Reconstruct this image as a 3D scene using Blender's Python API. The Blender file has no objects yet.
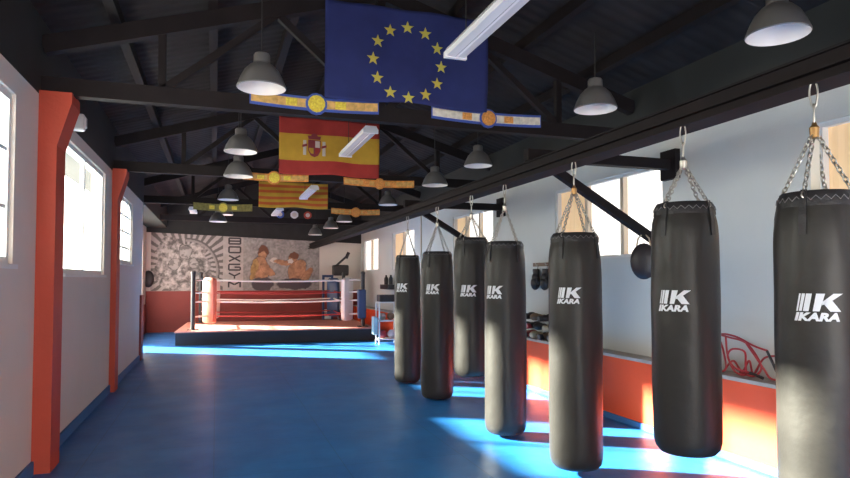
import bpy, bmesh, math, random
from mathutils import Vector, Matrix
random.seed(7)
PI = math.pi
scene = bpy.context.scene
COL = scene.collection

# ------------------------------------------------------------------ camera
H = 1.5
F = 620.0
PITCH = math.radians(2.0)
YAW = math.atan(209 * math.cos(PITCH) / F)
right = Vector((math.cos(YAW), -math.sin(YAW), 0))
fwd = Vector((math.sin(YAW) * math.cos(PITCH), math.cos(YAW) * math.cos(PITCH), math.sin(PITCH)))
up = right.cross(fwd)
cam_d = bpy.data.cameras.new('camera')
cam_d.sensor_width = 36.0
cam_d.lens = F / 850 * 36
cam_d.clip_start = 0.05
cam_d.shift_y = (40 - F * math.tan(PITCH)) / 850
cam = bpy.data.objects.new('camera', cam_d)
COL.objects.link(cam)
m = Matrix((right, up, -fwd)).transposed().to_4x4()
m.translation = (0, 0, H)
cam.matrix_world = m
scene.camera = cam

# ------------------------------------------------------------------ light
EXPO = 0.0
WORLD = 10.0
SUN = 88.0
scene.view_settings.view_transform = 'Standard'
scene.view_settings.look = 'None'
scene.view_settings.gamma = 1
scene.view_settings.use_curve_mapping = False
scene.view_settings.exposure = EXPO
scene.cycles.use_denoising = True
scene.cycles.max_bounces = 10
scene.cycles.diffuse_bounces = 6
scene.cycles.sample_clamp_indirect = 6
w = bpy.data.worlds.new('sky'); scene.world = w; w.use_nodes = True
bg = w.node_tree.nodes['Background']
bg.inputs[0].default_value = (1.0, 0.94, 0.86, 1); bg.inputs[1].default_value = WORLD
sd = bpy.data.lights.new('sun', 'SUN'); sd.energy = SUN; sd.angle = math.radians(2.2); sd.color = (1, 0.93, 0.80)
sun = bpy.data.objects.new('sun', sd); COL.objects.link(sun)
se = math.atan(0.37)
sdir = Vector((0.857 * math.cos(se), -0.515 * math.cos(se), -math.sin(se))).normalized()
sun.rotation_euler = sdir.to_track_quat('-Z', 'Y').to_euler()
sun.location = (-8, 10, 8)
def portal(name, loc, sx, sy, direction):
    d = bpy.data.lights.new(name, 'AREA'); d.shape = 'RECTANGLE'; d.size = sx; d.size_y = sy
    d.cycles.is_portal = True
    o = bpy.data.objects.new(name, d); COL.objects.link(o); o.location = loc
    o.rotation_euler = Vector(direction).to_track_quat('-Z', 'Y').to_euler()

# ------------------------------------------------------------------ materials
def mat(name, col, rough=0.6, metal=0.0, var=0.0, vscale=3.0, bump=0.0, bscale=40.0, emit=None, es=0.0, spec=None, coat=0.0, col2=None):
    mt = bpy.data.materials.new(name); mt.use_nodes = True
    nt = mt.node_tree; b = nt.nodes['Principled BSDF']
    b.inputs['Base Color'].default_value = (*col, 1); b.inputs['Roughness'].default_value = rough
    b.inputs['Metallic'].default_value = metal
    if spec is not None: b.inputs['Specular IOR Level'].default_value = spec
    if coat: b.inputs['Coat Weight'].default_value = coat; b.inputs['Coat Roughness'].default_value = 0.3
    tc = nt.nodes.new('ShaderNodeTexCoord')
    if var or col2:
        n = nt.nodes.new('ShaderNodeTexNoise'); n.inputs['Scale'].default_value = vscale; n.inputs['Detail'].default_value = 6
        nt.links.new(tc.outputs['Object'], n.inputs['Vector'])
        r = nt.nodes.new('ShaderNodeValToRGB')
        r.color_ramp.elements[0].position = 0.3; r.color_ramp.elements[1].position = 0.7
        c2 = col2 if col2 else tuple(min(1, c * (1 + var)) for c in col)
        c1 = col if col2 else tuple(c * (1 - var) for c in col)
        r.color_ramp.elements[0].color = (*c1, 1); r.color_ramp.elements[1].color = (*c2, 1)
        nt.links.new(n.outputs['Fac'], r.inputs['Fac']); nt.links.new(r.outputs['Color'], b.inputs['Base Color'])
    if bump:
        n2 = nt.nodes.new('ShaderNodeTexNoise'); n2.inputs['Scale'].default_value = bscale; n2.inputs['Detail'].default_value = 4
        nt.links.new(tc.outputs['Object'], n2.inputs['Vector'])
        bp = nt.nodes.new('ShaderNodeBump'); bp.inputs['Strength'].default_value = bump; bp.inputs['Distance'].default_value = 0.02
        nt.links.new(n2.outputs['Fac'], bp.inputs['Height']); nt.links.new(bp.outputs['Normal'], b.inputs['Normal'])
    if emit:
        b.inputs['Emission Color'].default_value = (*emit, 1); b.inputs['Emission Strength'].default_value = es
    return mt
M = {}
M['white_wall'] = mat('white_wall', (0.70, 0.63, 0.57), 0.8, var=0.03, vscale=1.5, bump=0.1, bscale=60)
M['right_wall'] = mat('right_wall', (0.67, 0.68, 0.66), 0.75, var=0.03, vscale=1.5, bump=0.1, bscale=60)
M['red_paint'] = mat('red_paint', (0.50, 0.062, 0.03), 0.6, var=0.08, vscale=2, bump=0.1)
M['orange_paint'] = mat('orange_paint', (0.82, 0.072, 0.012), 0.55, var=0.06, vscale=2, bump=0.05)
M['dark_red'] = mat('dark_red', (0.24, 0.032, 0.025), 0.6, var=0.1, vscale=2)
M['dark_roof'] = mat('dark_roof', (0.016, 0.015, 0.016), 0.75, var=0.25, vscale=4)
M['dark_steel'] = mat('dark_steel', (0.014, 0.010, 0.011), 0.7, var=0.15, vscale=6, spec=0.2)
M['dark_fascia'] = mat('dark_fascia', (0.022, 0.024, 0.023), 0.7, var=0.1)
M['blue_trim'] = mat('blue_trim', (0.03, 0.15, 0.38), 0.6)
M['frame_white'] = mat('frame_white', (0.75, 0.76, 0.77), 0.45)
M['frame_tan'] = mat('frame_tan', (0.62, 0.50, 0.38), 0.5)
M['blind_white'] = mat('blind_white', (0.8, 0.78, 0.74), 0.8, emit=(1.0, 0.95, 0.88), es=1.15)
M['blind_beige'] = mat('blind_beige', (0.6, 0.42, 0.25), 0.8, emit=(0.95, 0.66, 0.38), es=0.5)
M['ledge_stone'] = mat('ledge_stone', (0.42, 0.38, 0.36), 0.5, var=0.1, vscale=8)
M['vinyl'] = mat('vinyl', (0.030, 0.028, 0.026), 0.40, bump=0.25, bscale=9, spec=0.30)
M['vinyl_strap'] = mat('vinyl_strap', (0.018, 0.017, 0.02), 0.5, bump=0.2, bscale=50)
M['chrome'] = mat('chrome', (0.48, 0.46, 0.42), 0.38, 0.9)
M['brass'] = mat('brass', (0.38, 0.22, 0.09), 0.35, 0.8)
M['logo'] = mat('logo', (0.78, 0.80, 0.84), 0.5)
M['stitch'] = mat('stitch', (0.22, 0.21, 0.21), 0.7)
M['cream_strap'] = mat('cream_strap', (0.70, 0.66, 0.58), 0.7)
M['lamp_grey'] = mat('lamp_grey', (0.20, 0.19, 0.19), 0.35, 0.3)
M['lamp_inner'] = mat('lamp_inner', (0.92, 0.86, 0.84), 0.4)
M['lamp_glass'] = mat('lamp_glass', (0.85, 0.8, 0.8), 0.2)
M['fluo_white'] = mat('fluo_white', (0.88, 0.87, 0.90), 0.4)
M['fluo_tube'] = mat('fluo_tube', (0.88, 0.88, 0.92), 0.2)
M['cord'] = mat('cord', (0.03, 0.03, 0.03), 0.6)
M['canvas_red'] = mat('canvas_red', (0.70, 0.27, 0.21), 0.7, var=0.15, vscale=1.2)
M['apron'] = mat('apron', (0.015, 0.015, 0.02), 0.7)
M['apron_edge'] = mat('apron_edge', (0.10, 0.03, 0.03), 0.7)
M['rope_white'] = mat('rope_white', (0.80, 0.76, 0.72), 0.6)
M['rope_red'] = mat('rope_red', (0.35, 0.03, 0.03), 0.6)
M['pad_red'] = mat('pad_red', (0.62, 0.16, 0.10), 0.45)
M['pad_blue'] = mat('pad_blue', (0.03, 0.06, 0.15), 0.45)
M['pad_white'] = mat('pad_white', (0.78, 0.70, 0.68), 0.5)
M['leather_black'] = mat('leather_black', (0.025, 0.02, 0.024), 0.4, bump=0.15)
M['leather_brown'] = mat('leather_brown', (0.22, 0.13, 0.08), 0.5, bump=0.15)
M['leather_red'] = mat('leather_red', (0.30, 0.03, 0.04), 0.4, bump=0.15)
M['leather_tan'] = mat('leather_tan', (0.50, 0.40, 0.28), 0.5, bump=0.15)
M['rope_plastic'] = mat('rope_plastic', (0.42, 0.03, 0.04), 0.35)
M['flag_blue'] = mat('flag_blue', (0.016, 0.025, 0.13), 0.85, var=0.12, vscale=5)
M['flag_star'] = mat('flag_star', (0.60, 0.50, 0.08), 0.8)
M['flag_red'] = mat('flag_red', (0.42, 0.04, 0.035), 0.85, var=0.1, vscale=5)
M['flag_yellow'] = mat('flag_yellow', (0.62, 0.36, 0.04), 0.85, var=0.1, vscale=5)
M['flag_orange'] = mat('flag_orange', (0.60, 0.12, 0.03), 0.85, var=0.1, vscale=5)
M['crest_white'] = mat('crest_white', (0.7, 0.62, 0.55), 0.8)
M['crest_dark'] = mat('crest_dark', (0.30, 0.05, 0.06), 0.8)
M['belt_blue'] = mat('belt_blue', (0.05, 0.10, 0.42), 0.5)
M['belt_gold'] = mat('belt_gold', (0.70, 0.42, 0.13), 0.5, var=0.25, vscale=22)
M['belt_cream'] = mat('belt_cream', (0.75, 0.70, 0.60), 0.5, var=0.2, vscale=22)
M['belt_orange'] = mat('belt_orange', (0.75, 0.28, 0.05), 0.5, var=0.3, vscale=22)
M['belt_green'] = mat('belt_green', (0.24, 0.21, 0.05), 0.5, var=0.3, vscale=22)
M['belt_red'] = mat('belt_red', (0.5, 0.06, 0.03), 0.5)
M['medal'] = mat('medal', (0.95, 0.66, 0.08), 0.35, 0.1, var=0.3, vscale=60)
M['medal_orange'] = mat('medal_orange', (0.88, 0.36, 0.10), 0.4, 0.2, var=0.3, vscale=60)
M['paint_black'] = mat('paint_black', (0.06, 0.05, 0.055), 0.8)
M['grey_plastic'] = mat('grey_plastic', (0.35, 0.35, 0.37), 0.5)
M['white_plastic'] = mat('white_plastic', (0.78, 0.76, 0.74), 0.5)
M['towel_blue'] = mat('towel_blue', (0.35, 0.50, 0.55), 0.9)
# window glass: clear pane, lets daylight and sun through
def glass_mat():
    mt = bpy.data.materials.new('window_glass'); mt.use_nodes = True; nt = mt.node_tree
    for n in list(nt.nodes): nt.nodes.remove(n)
    out = nt.nodes.new('ShaderNodeOutputMaterial'); mx = nt.nodes.new('ShaderNodeMixShader')
    tr = nt.nodes.new('ShaderNodeBsdfTransparent'); gl = nt.nodes.new('ShaderNodeBsdfGlossy')
    tr.inputs[0].default_value = (0.95, 0.98, 0.96, 1); gl.inputs['Roughness'].default_value = 0.02
    mx.inputs[0].default_value = 0.05
    nt.links.new(tr.outputs[0], mx.inputs[1]); nt.links.new(gl.outputs[0], mx.inputs[2]); nt.links.new(mx.outputs[0], out.inputs[0])
    return mt
M['glass'] = glass_mat()
# floor: blue sports mat, tile seams, scuffs
def floor_mat():
    mt = bpy.data.materials.new('blue_mat_floor'); mt.use_nodes = True; nt = mt.node_tree; b = nt.nodes['Principled BSDF']
    tc = nt.nodes.new('ShaderNodeTexCoord')
    n = nt.nodes.new('ShaderNodeTexNoise'); n.inputs['Scale'].default_value = 1.6; n.inputs['Detail'].default_value = 8; n.inputs['Roughness'].default_value = 0.65
    r = nt.nodes.new('ShaderNodeValToRGB'); r.color_ramp.elements[0].position = 0.3; r.color_ramp.elements[1].position = 0.75
    r.color_ramp.elements[0].color = (0.012, 0.14, 0.46, 1); r.color_ramp.elements[1].color = (0.03, 0.24, 0.64, 1)
    nt.links.new(tc.outputs['Object'], n.inputs['Vector']); nt.links.new(n.outputs['Fac'], r.inputs['Fac'])
    br = nt.nodes.new('ShaderNodeTexBrick'); br.offset = 0.0; br.inputs['Scale'].default_value = 1.0
    br.inputs['Brick Width'].default_value = 1.0; br.inputs['Row Height'].default_value = 1.0
    br.inputs['Mortar Size'].default_value = 0.004; br.inputs['Color1'].default_value = (1, 1, 1, 1); br.inputs['Color2'].default_value = (1, 1, 1, 1); br.inputs['Mortar'].default_value = (0.7, 0.7, 0.7, 1)
    nt.links.new(tc.outputs['Object'], br.inputs['Vector'])
    mx = nt.nodes.new('ShaderNodeMix'); mx.data_type = 'RGBA'; mx.blend_type = 'MULTIPLY'; mx.inputs[0].default_value = 1
    nt.links.new(r.outputs['Color'], mx.inputs[6]); nt.links.new(br.outputs['Color'], mx.inputs[7]); nt.links.new(mx.outputs[2], b.inputs['Base Color'])
    n2 = nt.nodes.new('ShaderNodeTexNoise'); n2.inputs['Scale'].default_value = 2.5; n2.inputs['Detail'].default_value = 5
    mr = nt.nodes.new('ShaderNodeMapRange'); mr.inputs[3].default_value = 0.3; mr.inputs[4].default_value = 0.5
    nt.links.new(tc.outputs['Object'], n2.inputs['Vector']); nt.links.new(n2.outputs['Fac'], mr.inputs[0]); nt.links.new(mr.outputs[0], b.inputs['Roughness'])
    n3 = nt.nodes.new('ShaderNodeTexNoise'); n3.inputs['Scale'].default_value = 5; n3.inputs['Detail'].default_value = 6
    bp = nt.nodes.new('ShaderNodeBump'); bp.inputs['Strength'].default_value = 0.25; bp.inputs['Distance'].default_value = 0.02
    nt.links.new(tc.outputs['Object'], n3.inputs['Vector']); nt.links.new(n3.outputs['Fac'], bp.inputs['Height']); nt.links.new(bp.outputs['Normal'], b.inputs['Normal'])
    return mt
M['floor'] = floor_mat()
# roof boarding: dark sheets with ribs along the slope
def roof_mat():
    mt = mat('roof_sheet', (0.024, 0.020, 0.021), 0.85, spec=0.2, var=0.3, vscale=2.5); nt = mt.node_tree; b = nt.nodes['Principled BSDF']
    tc = nt.nodes.new('ShaderNodeTexCoord'); wv = nt.nodes.new('ShaderNodeTexWave'); wv.wave_type = 'BANDS'; wv.bands_direction = 'Y'; wv.inputs['Scale'].default_value = 2.2
    bp = nt.nodes.new('ShaderNodeBump'); bp.inputs['Strength'].default_value = 0.25; bp.inputs['Distance'].default_value = 0.03
    nt.links.new(tc.outputs['Object'], wv.inputs['Vector']); nt.links.new(wv.outputs['Fac'], bp.inputs['Height']); nt.links.new(bp.outputs['Normal'], b.inputs['Normal'])
    return mt
M['roof'] = roof_mat()

# ------------------------------------------------------------------ mesh builder
class MB:
    def __init__(s): s.v = []; s.f = []; s.m = []
    def add(s, vs, fs, mi=0):
        o = len(s.v); s.v += [tuple(p) for p in vs]
        for f in fs: s.f.append(tuple(i + o for i in f)); s.m.append(mi)
        return s
    def box(s, x0, x1, y0, y1, z0, z1, mi=0):
        vs = [(x, y, z) for z in (z0, z1) for y in (y0, y1) for x in (x0, x1)]
        return s.add(vs, [(0, 2, 3, 1), (4, 5, 7, 6), (0, 1, 5, 4), (2, 6, 7, 3), (0, 4, 6, 2), (1, 3, 7, 5)], mi)
    def beam(s, p0, p1, wd, ht, mi=0, upv=(0, 0, 1)):
        p0 = Vector(p0); p1 = Vector(p1); d = (p1 - p0).normalized(); u = Vector(upv)
        sd_ = d.cross(u).normalized() * wd / 2; u2 = sd_.cross(d).normalized() * ht / 2
        vs = [p + a * sd_ + b * u2 for p in (p0, p1) for a, b in ((-1, -1), (1, -1), (1, 1), (-1, 1))]
        return s.add(vs, [(0, 1, 2, 3), (7, 6, 5, 4), (0, 4, 5, 1), (1, 5, 6, 2), (2, 6, 7, 3), (3, 7, 4, 0)], mi)
    def tube(s, pts, r, n=8, mi=0, closed=False, caps=True):
        pts = [Vector(p) for p in pts]; N = len(pts); rs = r if isinstance(r, (list, tuple)) else [r] * N
        o = len(s.v); prev = None
        for i, p in enumerate(pts):
            if closed: t = pts[(i + 1) % N] - pts[i - 1]
            else: t = pts[min(i + 1, N - 1)] - pts[max(i - 1, 0)]
            t.normalize()
            if prev is None:
                a = Vector((0, 0, 1)) if abs(t.z) < 0.9 else Vector((1, 0, 0)); nrm = t.cross(a).normalized()
            else:
                nrm = prev - t * prev.dot(t)
                nrm = nrm.normalized() if nrm.length > 1e-6 else t.orthogonal().normalized()
            prev = nrm; bn = t.cross(nrm)
            for k in range(n):
                a = 2 * PI * k / n; s.v.append(tuple(p + (nrm * math.cos(a) + bn * math.sin(a)) * rs[i]))
        for i in range(N if closed else N - 1):
            j = (i + 1) % N
            for k in range(n):
                s.f.append((o + i * n + k, o + i * n + (k + 1) % n, o + j * n + (k + 1) % n, o + j * n + k)); s.m.append(mi)
        if caps and not closed:
            s.f.append(tuple(o + k for k in range(n))[::-1]); s.m.append(mi)
            s.f.append(tuple(o + (N - 1) * n + k for k in range(n))); s.m.append(mi)
        return s
    def lathe(s, prof, n=24, c=(0, 0, 0), mi=0, cap0=True, cap1=True):
        o = len(s.v)
        for (r, z) in prof:
            for k in range(n):
                a = 2 * PI * k / n; s.v.append((c[0] + r * math.cos(a), c[1] + r * math.sin(a), c[2] + z))
        for i in range(len(prof) - 1):
            for k in range(n):
                s.f.append((o + i * n + k, o + i * n + (k + 1) % n, o + (i + 1) * n + (k + 1) % n, o + (i + 1) * n + k)); s.m.append(mi)
        if cap0: s.f.append(tuple(o + k for k in range(n))[::-1]); s.m.append(mi)
        if cap1: q = o + (len(prof) - 1) * n; s.f.append(tuple(q + k for k in range(n))); s.m.append(mi)
        return s
    def ell(s, c, rx, ry, rz, n=14, mrings=9, mi=0, mtx=None):
        vs = []; fs = []
        for i in range(mrings + 1):
            t = PI * i / mrings
            for k in range(n):
                a = 2 * PI * k / n
                p = Vector((rx * math.sin(t) * math.cos(a), ry * math.sin(t) * math.sin(a), rz * math.cos(t)))
                if mtx: p = mtx @ p
                vs.append(p + Vector(c))
        for i in range(mrings):
            for k in range(n): fs.append((i * n + k, (i + 1) * n + k, (i + 1) * n + (k + 1) % n, i * n + (k + 1) % n))
        return s.add(vs, fs, mi)
    def prism(s, poly, y0, y1, mi=0):
        """poly in x,z extruded along y"""
        n = len(poly); vs = [(x, y0, z) for x, z in poly] + [(x, y1, z) for x, z in poly]
        fs = [tuple(range(n)), tuple(range(2 * n - 1, n - 1, -1))] + [(i, i + n, (i + 1) % n + n, (i + 1) % n) for i in range(n)]
        return s.add(vs, fs, mi)
    def build(s, name, mats, parent=None, smooth=False, bevel=0.0):
        me = bpy.data.meshes.new(name); me.from_pydata(s.v, [], s.f)
        if not isinstance(mats, (list, tuple)): mats = [mats]
        for x in mats: me.materials.append(x)
        me.polygons.foreach_set('material_index', s.m)
        bm = bmesh.new(); bm.from_mesh(me)
        bmesh.ops.remove_doubles(bm, verts=bm.verts, dist=1e-6)
        bmesh.ops.recalc_face_normals(bm, faces=bm.faces)
        bm.to_mesh(me); bm.free()
        if smooth:
            for p in me.polygons: p.use_smooth = True
            try: me.set_sharp_from_angle(angle=math.radians(40))
            except Exception: pass
        me.update()
        o = bpy.data.objects.new(name, me); COL.objects.link(o)
        if parent: o.parent = parent
        if bevel:
            b = o.modifiers.new('bevel', 'BEVEL'); b.width = bevel; b.segments = 2; b.limit_method = 'ANGLE'
        return o
def tag(o, label=None, cat=None, group=None, kind=None):
    if label: o['label'] = label
    if cat: o['category'] = cat
    if group: o['group'] = group
    if kind: o['kind'] = kind
    return o
def thing(name, label, cat, loc=(0, 0, 0), rz=0.0, group=None):
    o = bpy.data.objects.new(name, None); COL.objects.link(o); o.empty_display_size = 0.1
    o.location = loc; o.rotation_euler = (0, 0, rz)
    return tag(o, label, cat, group)
def struct(name, mb, mt, **k):
    o = mb.build(name, mt, **k); o['kind'] = 'structure'; return o
def copy_tree(o, parent=None, label=None):
    c = o.copy(); COL.objects.link(c); c.parent = parent
    if label: c['label'] = label
    for ch in list(o.children): copy_tree(ch, c)
    return c

# ------------------------------------------------------------------ setting
XL, XR, XW = -1.33, 4.27, 4.05      # left wall, right wall, face of the right wainscot
Y0, Y1 = -3.5, 18.95
RX, RZ = 1.45, 4.40                 # ridge
def roof_z(x): return RZ - 0.30 * abs(x - RX)
TH = 0.16
struct('floor', MB().box(-2.1, XR + 0.2, Y0 - 0.2, Y1 + 0.2, -0.1, 0), M['floor'])

def wall_x(name, x0, x1, ya, yb, z0, z1, holes, mt):
    """wall slab in the y-z plane with rectangular holes (y0,y1,z0,z1)"""
    mb = MB(); y = ya
    for (a, b, c, d) in sorted(holes):
        mb.box(x0, x1, y, a, z0, z1)
        if c > z0: mb.box(x0, x1, a, b, z0, c)
        mb.box(x0, x1, a, b, d, z1); y = b
    mb.box(x0, x1, y, yb, z0, z1)
    return struct(name, mb, mt)
LW = [(-2.6, -0.9, 1.6, 2.75), (0.6, 2.1, 1.6, 2.75), (2.9, 4.95, 1.6, 2.78), (6.40, 8.62, 1.55, 2.82), (9.95, 11.35, 1.74, 2.74)]  # leading pair is out of view, added to bring in fill light
wall_x('wall_left', XL - TH, XL, Y0, 12.55, 0, 2.95, LW, M['white_wall'])
LB = [(14.15, 15.5, 0.0, 2.15), (15.8, 18.1, 0.85, 2.55)]
wall_x('wall_left_back', -1.86 - TH, -1.86, 12.85, Y1, 0, 2.95, LB, M['white_wall'])
struct('wall_left_return', MB().box(-2.02, XL, 12.55, 12.85, 0, 2.95), M['white_wall'])
# red wainscot on the return corner and along the recess
struct('trim_1', MB().box(XL - 0.02, XL + 0.035, 12.52, 12.88, 0, 1.2).box(-1.86, -1.83, 12.85, 14.1, 0, 1.2).box(-1.86, -1.83, 15.55, Y1, 0, 0.8), M['dark_red'])
struct('trim_2', MB().box(-2.02, XL + 0.0, Y0, Y1, 2.95, 3.72), M['dark_fascia'])
struct('trim_3', MB().box(XR, XR + 0.16, Y0, Y1, 2.95, 3.72), M['dark_fascia'])
RW = [(-1.6, 0.5), (1.05, 3.45), (5.14, 7.25), (9.2, 11.0), (13.45, 15.3), (16.75, 18.5)]
wall_x('wall_right', XR, XR + TH, Y0, Y1, 0, 2.95, [(a, b, 1.74, 2.67) for a, b in RW], M['right_wall'])
struct('wall_right_wainscot', MB().box(XW, XR, Y0, Y1, 0.0, 0.665), M['orange_paint'])
struct('trim_4', MB().box(XW - 0.015, XR, Y0, Y1, 0.665, 0.695), M['ledge_stone'])
struct('wall_back', MB().box(-2.02, XR + 0.16, Y1, Y1 + 0.16, 0, 4.5), M['white_wall'])
struct('trim_5', MB().box(-1.86, XR, Y1 - 0.02, Y1, 0, 1.16), M['dark_red'])
struct('trim_6', MB().prism([(-2.0, 2.82), (4.27, 2.60), (4.27, 4.4), (-2.0, 4.4)], Y1 - 0.06, Y1), M['dark_roof'])
struct('wall_front', MB().box(-2.02, -0.6, Y0 - 0.16, Y0, 0, 4.5).box(3.4, XR + 0.16, Y0 - 0.16, Y0, 0, 4.5).box(-0.6, 3.4, Y0 - 0.16, Y0, 2.4, 4.5), M['white_wall'])  # unseen wall; its wide gap is added to let in fill light
struct('baseboard_left', MB().box(XL, XL + 0.02, Y0, 5.52, 0, 0.10).box(XL, XL + 0.02, 5.82, 9.15, 0, 0.10).box(XL, XL + 0.02, 9.45, 12.5, 0, 0.10), M['blue_trim'])
struct('baseboard_right', MB().box(XW - 0.015, XW, Y0, Y1 - 0.02, 0, 0.06), M['blue_trim'])
# roof
ce = MB()
for sgn, xe in ((-1, -2.05), (1, XR + 0.2)):
    z = roof_z(xe); vs = []
    ce.prism([(xe, z), (RX, RZ), (RX, RZ + 0.1), (xe, z + 0.1)], Y0 - 0.2, Y1 + 0.2)
struct('ceiling', ce, M['roof'])
# pillars with a haunch under the truss
def pillar(name, y, prot):
    f = XL + prot
    mb = MB().prism([(XL - 0.02, 0), (f, 0), (f, 2.55), (f + 0.10, 2.90), (f + 0.10, 2.98), (XL - 0.02, 2.98)], y, y + 0.30)
    struct(name, mb, M['red_paint'])
pillar('wall_left_pillar', 5.52, 0.13)
pillar('wall_left_pillar.001', 9.15, 0.07)
pillar('wall_left_pillar.002', 1.75, 0.15)

# windows on the left wall, some added only to let in light
def window_left(n, y0, y1, z0, z1, cols, rows, arch=False, x=XL, mt='frame_white'):
    e = bpy.data.objects.new('window_%d' % n, None); COL.objects.link(e); e.location = (x - 0.05, (y0 + y1) / 2, z0); e['kind'] = 'structure'
    hw = (y1 - y0) / 2; hh = z1 - z0; t = 0.05
    fr = MB().box(-0.025, 0.025, -hw, -hw + t, 0, hh).box(-0.025, 0.025, hw - t, hw, 0, hh).box(-0.025, 0.025, -hw + t, hw - t, 0, t).box(-0.025, 0.025, -hw + t, hw - t, hh - t, hh)
    if arch:
        for s in (-1, 1):
            pts = [(s * hw, hh)] + [(s * hw * math.cos(a), hh - 0.34 + 0.34 * math.sin(a)) for a in [PI / 2 * k / 8 for k in range(8, -1, -1)]]
            nn = len(pts)
            fr.add([(-0.03, p[0], p[1]) for p in pts] + [(0.03, p[0], p[1]) for p in pts],
                   [tuple(range(nn)), tuple(range(2 * nn - 1, nn - 1, -1))] + [(i, (i + 1) % nn, (i + 1) % nn + nn, i + nn) for i in range(nn)])
    fr.build('window_frame', M[mt], e)
    mu = MB()
    for k in range(1, cols): yy = -hw + 2 * hw * k / cols; mu.box(-0.02, 0.02, yy - 0.03, yy + 0.03, t, hh - t)
    for k in range(1, rows): zz = hh * k / rows; mu.box(-0.013, 0.013, -hw + t, hw - t, zz - 0.013, zz + 0.013)
    mu.build('muntin', M[mt], e)
    MB().box(-0.003, 0.003, -hw + t, hw - t, t, hh - t).build('pane', M['glass'], e)
    MB().box(0.03, 0.08, -hw - 0.02, hw + 0.02, -0.03, 0.0).build('window_sill', M['frame_white'], e)
    portal('window_portal', (x - TH - 0.02, (y0 + y1) / 2, (z0 + z1) / 2), hh, 2 * hw, (1, 0, 0))
spec = [(2, 1), (2, 3), (2, 3), (2, 1), (3, 4)]
for i, (a, b, c, d) in enumerate(LW): window_left(i + 1, a, b, c, d, *spec[i], arch=(i == 4))
window_left(6, 15.8, 18.1, 0.85, 2.55, 3, 1, x=-1.86)  # window added so that sunlight reaches the ring canvas
portal('door_portal', (-2.05, 14.7, 1.07), 2.15, 1.6, (1, 0, 0))
portal('rear_fill_portal', (1.4, Y0 - 0.2, 1.35), 4.0, 2.7, (0, 1, 0))  # portal of the added rear opening, there for fill light
# door opening, frame and a leaf folded outwards
e = bpy.data.objects.new('door_1', None); COL.objects.link(e); e.location = (-1.94, 14.825, 0); e['kind'] = 'structure'
MB().box(-0.09, 0.09, -0.675, -0.625, 0, 2.15).box(-0.09, 0.09, 0.625, 0.675, 0, 2.15).box(-0.09, 0.09, -0.625, 0.625, 2.1, 2.15).build('door_frame', M['frame_white'], e)

# windows on the right wall, frosted by lit roller blinds
def window_right(n, y0, y1, kinds):
    e = bpy.data.objects.new('window_%d' % n, None); COL.objects.link(e); e.location = (XR + 0.05, (y0 + y1) / 2, 1.74); e['kind'] = 'structure'
    hw = (y1 - y0) / 2; hh = 0.93; t = 0.035; N = len(kinds)
    MB().box(-0.03, 0.03, -hw, -hw + t, 0, hh).box(-0.03, 0.03, hw - t, hw, 0, hh).box(-0.03, 0.03, -hw + t, hw - t, 0, t).box(-0.03, 0.03, -hw + t, hw - t, hh - t, hh).build('window_frame', M['frame_white'], e)
    for k in range(1, N):
        yy = -hw + 2 * hw * k / N
        MB().box(-0.03, 0.03, yy - 0.03, yy + 0.03, t, hh - t).build('mullion', M['frame_tan'], e)
    for k in range(N):
        a = -hw + 2 * hw * k / N; b = -hw + 2 * hw * (k + 1) / N
        vs = []; fs = []; ns = 16      # pleated blind
        for q in range(ns + 1):
            yy = a + 0.01 + (b - a - 0.02) * q / ns
            vs += [(0.035 + 0.008 * (q % 2), yy, 0.02), (0.035 + 0.008 * (q % 2), yy, hh - 0.02)]
            if q: fs.append((2 * q - 2, 2 * q - 1, 2 * q + 1, 2 * q))
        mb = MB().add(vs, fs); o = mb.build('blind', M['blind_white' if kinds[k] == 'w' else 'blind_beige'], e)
        so = o.modifiers.new('thick', 'SOLIDIFY'); so.thickness = 0.004
kinds = ['ww', 'ww', 'wwb', 'wwb', 'wb', 'ww']
kinds[1] = 'wwb'
for i, (a, b) in enumerate(RW): window_right(7 + i, a, b, kinds[i])

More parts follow.
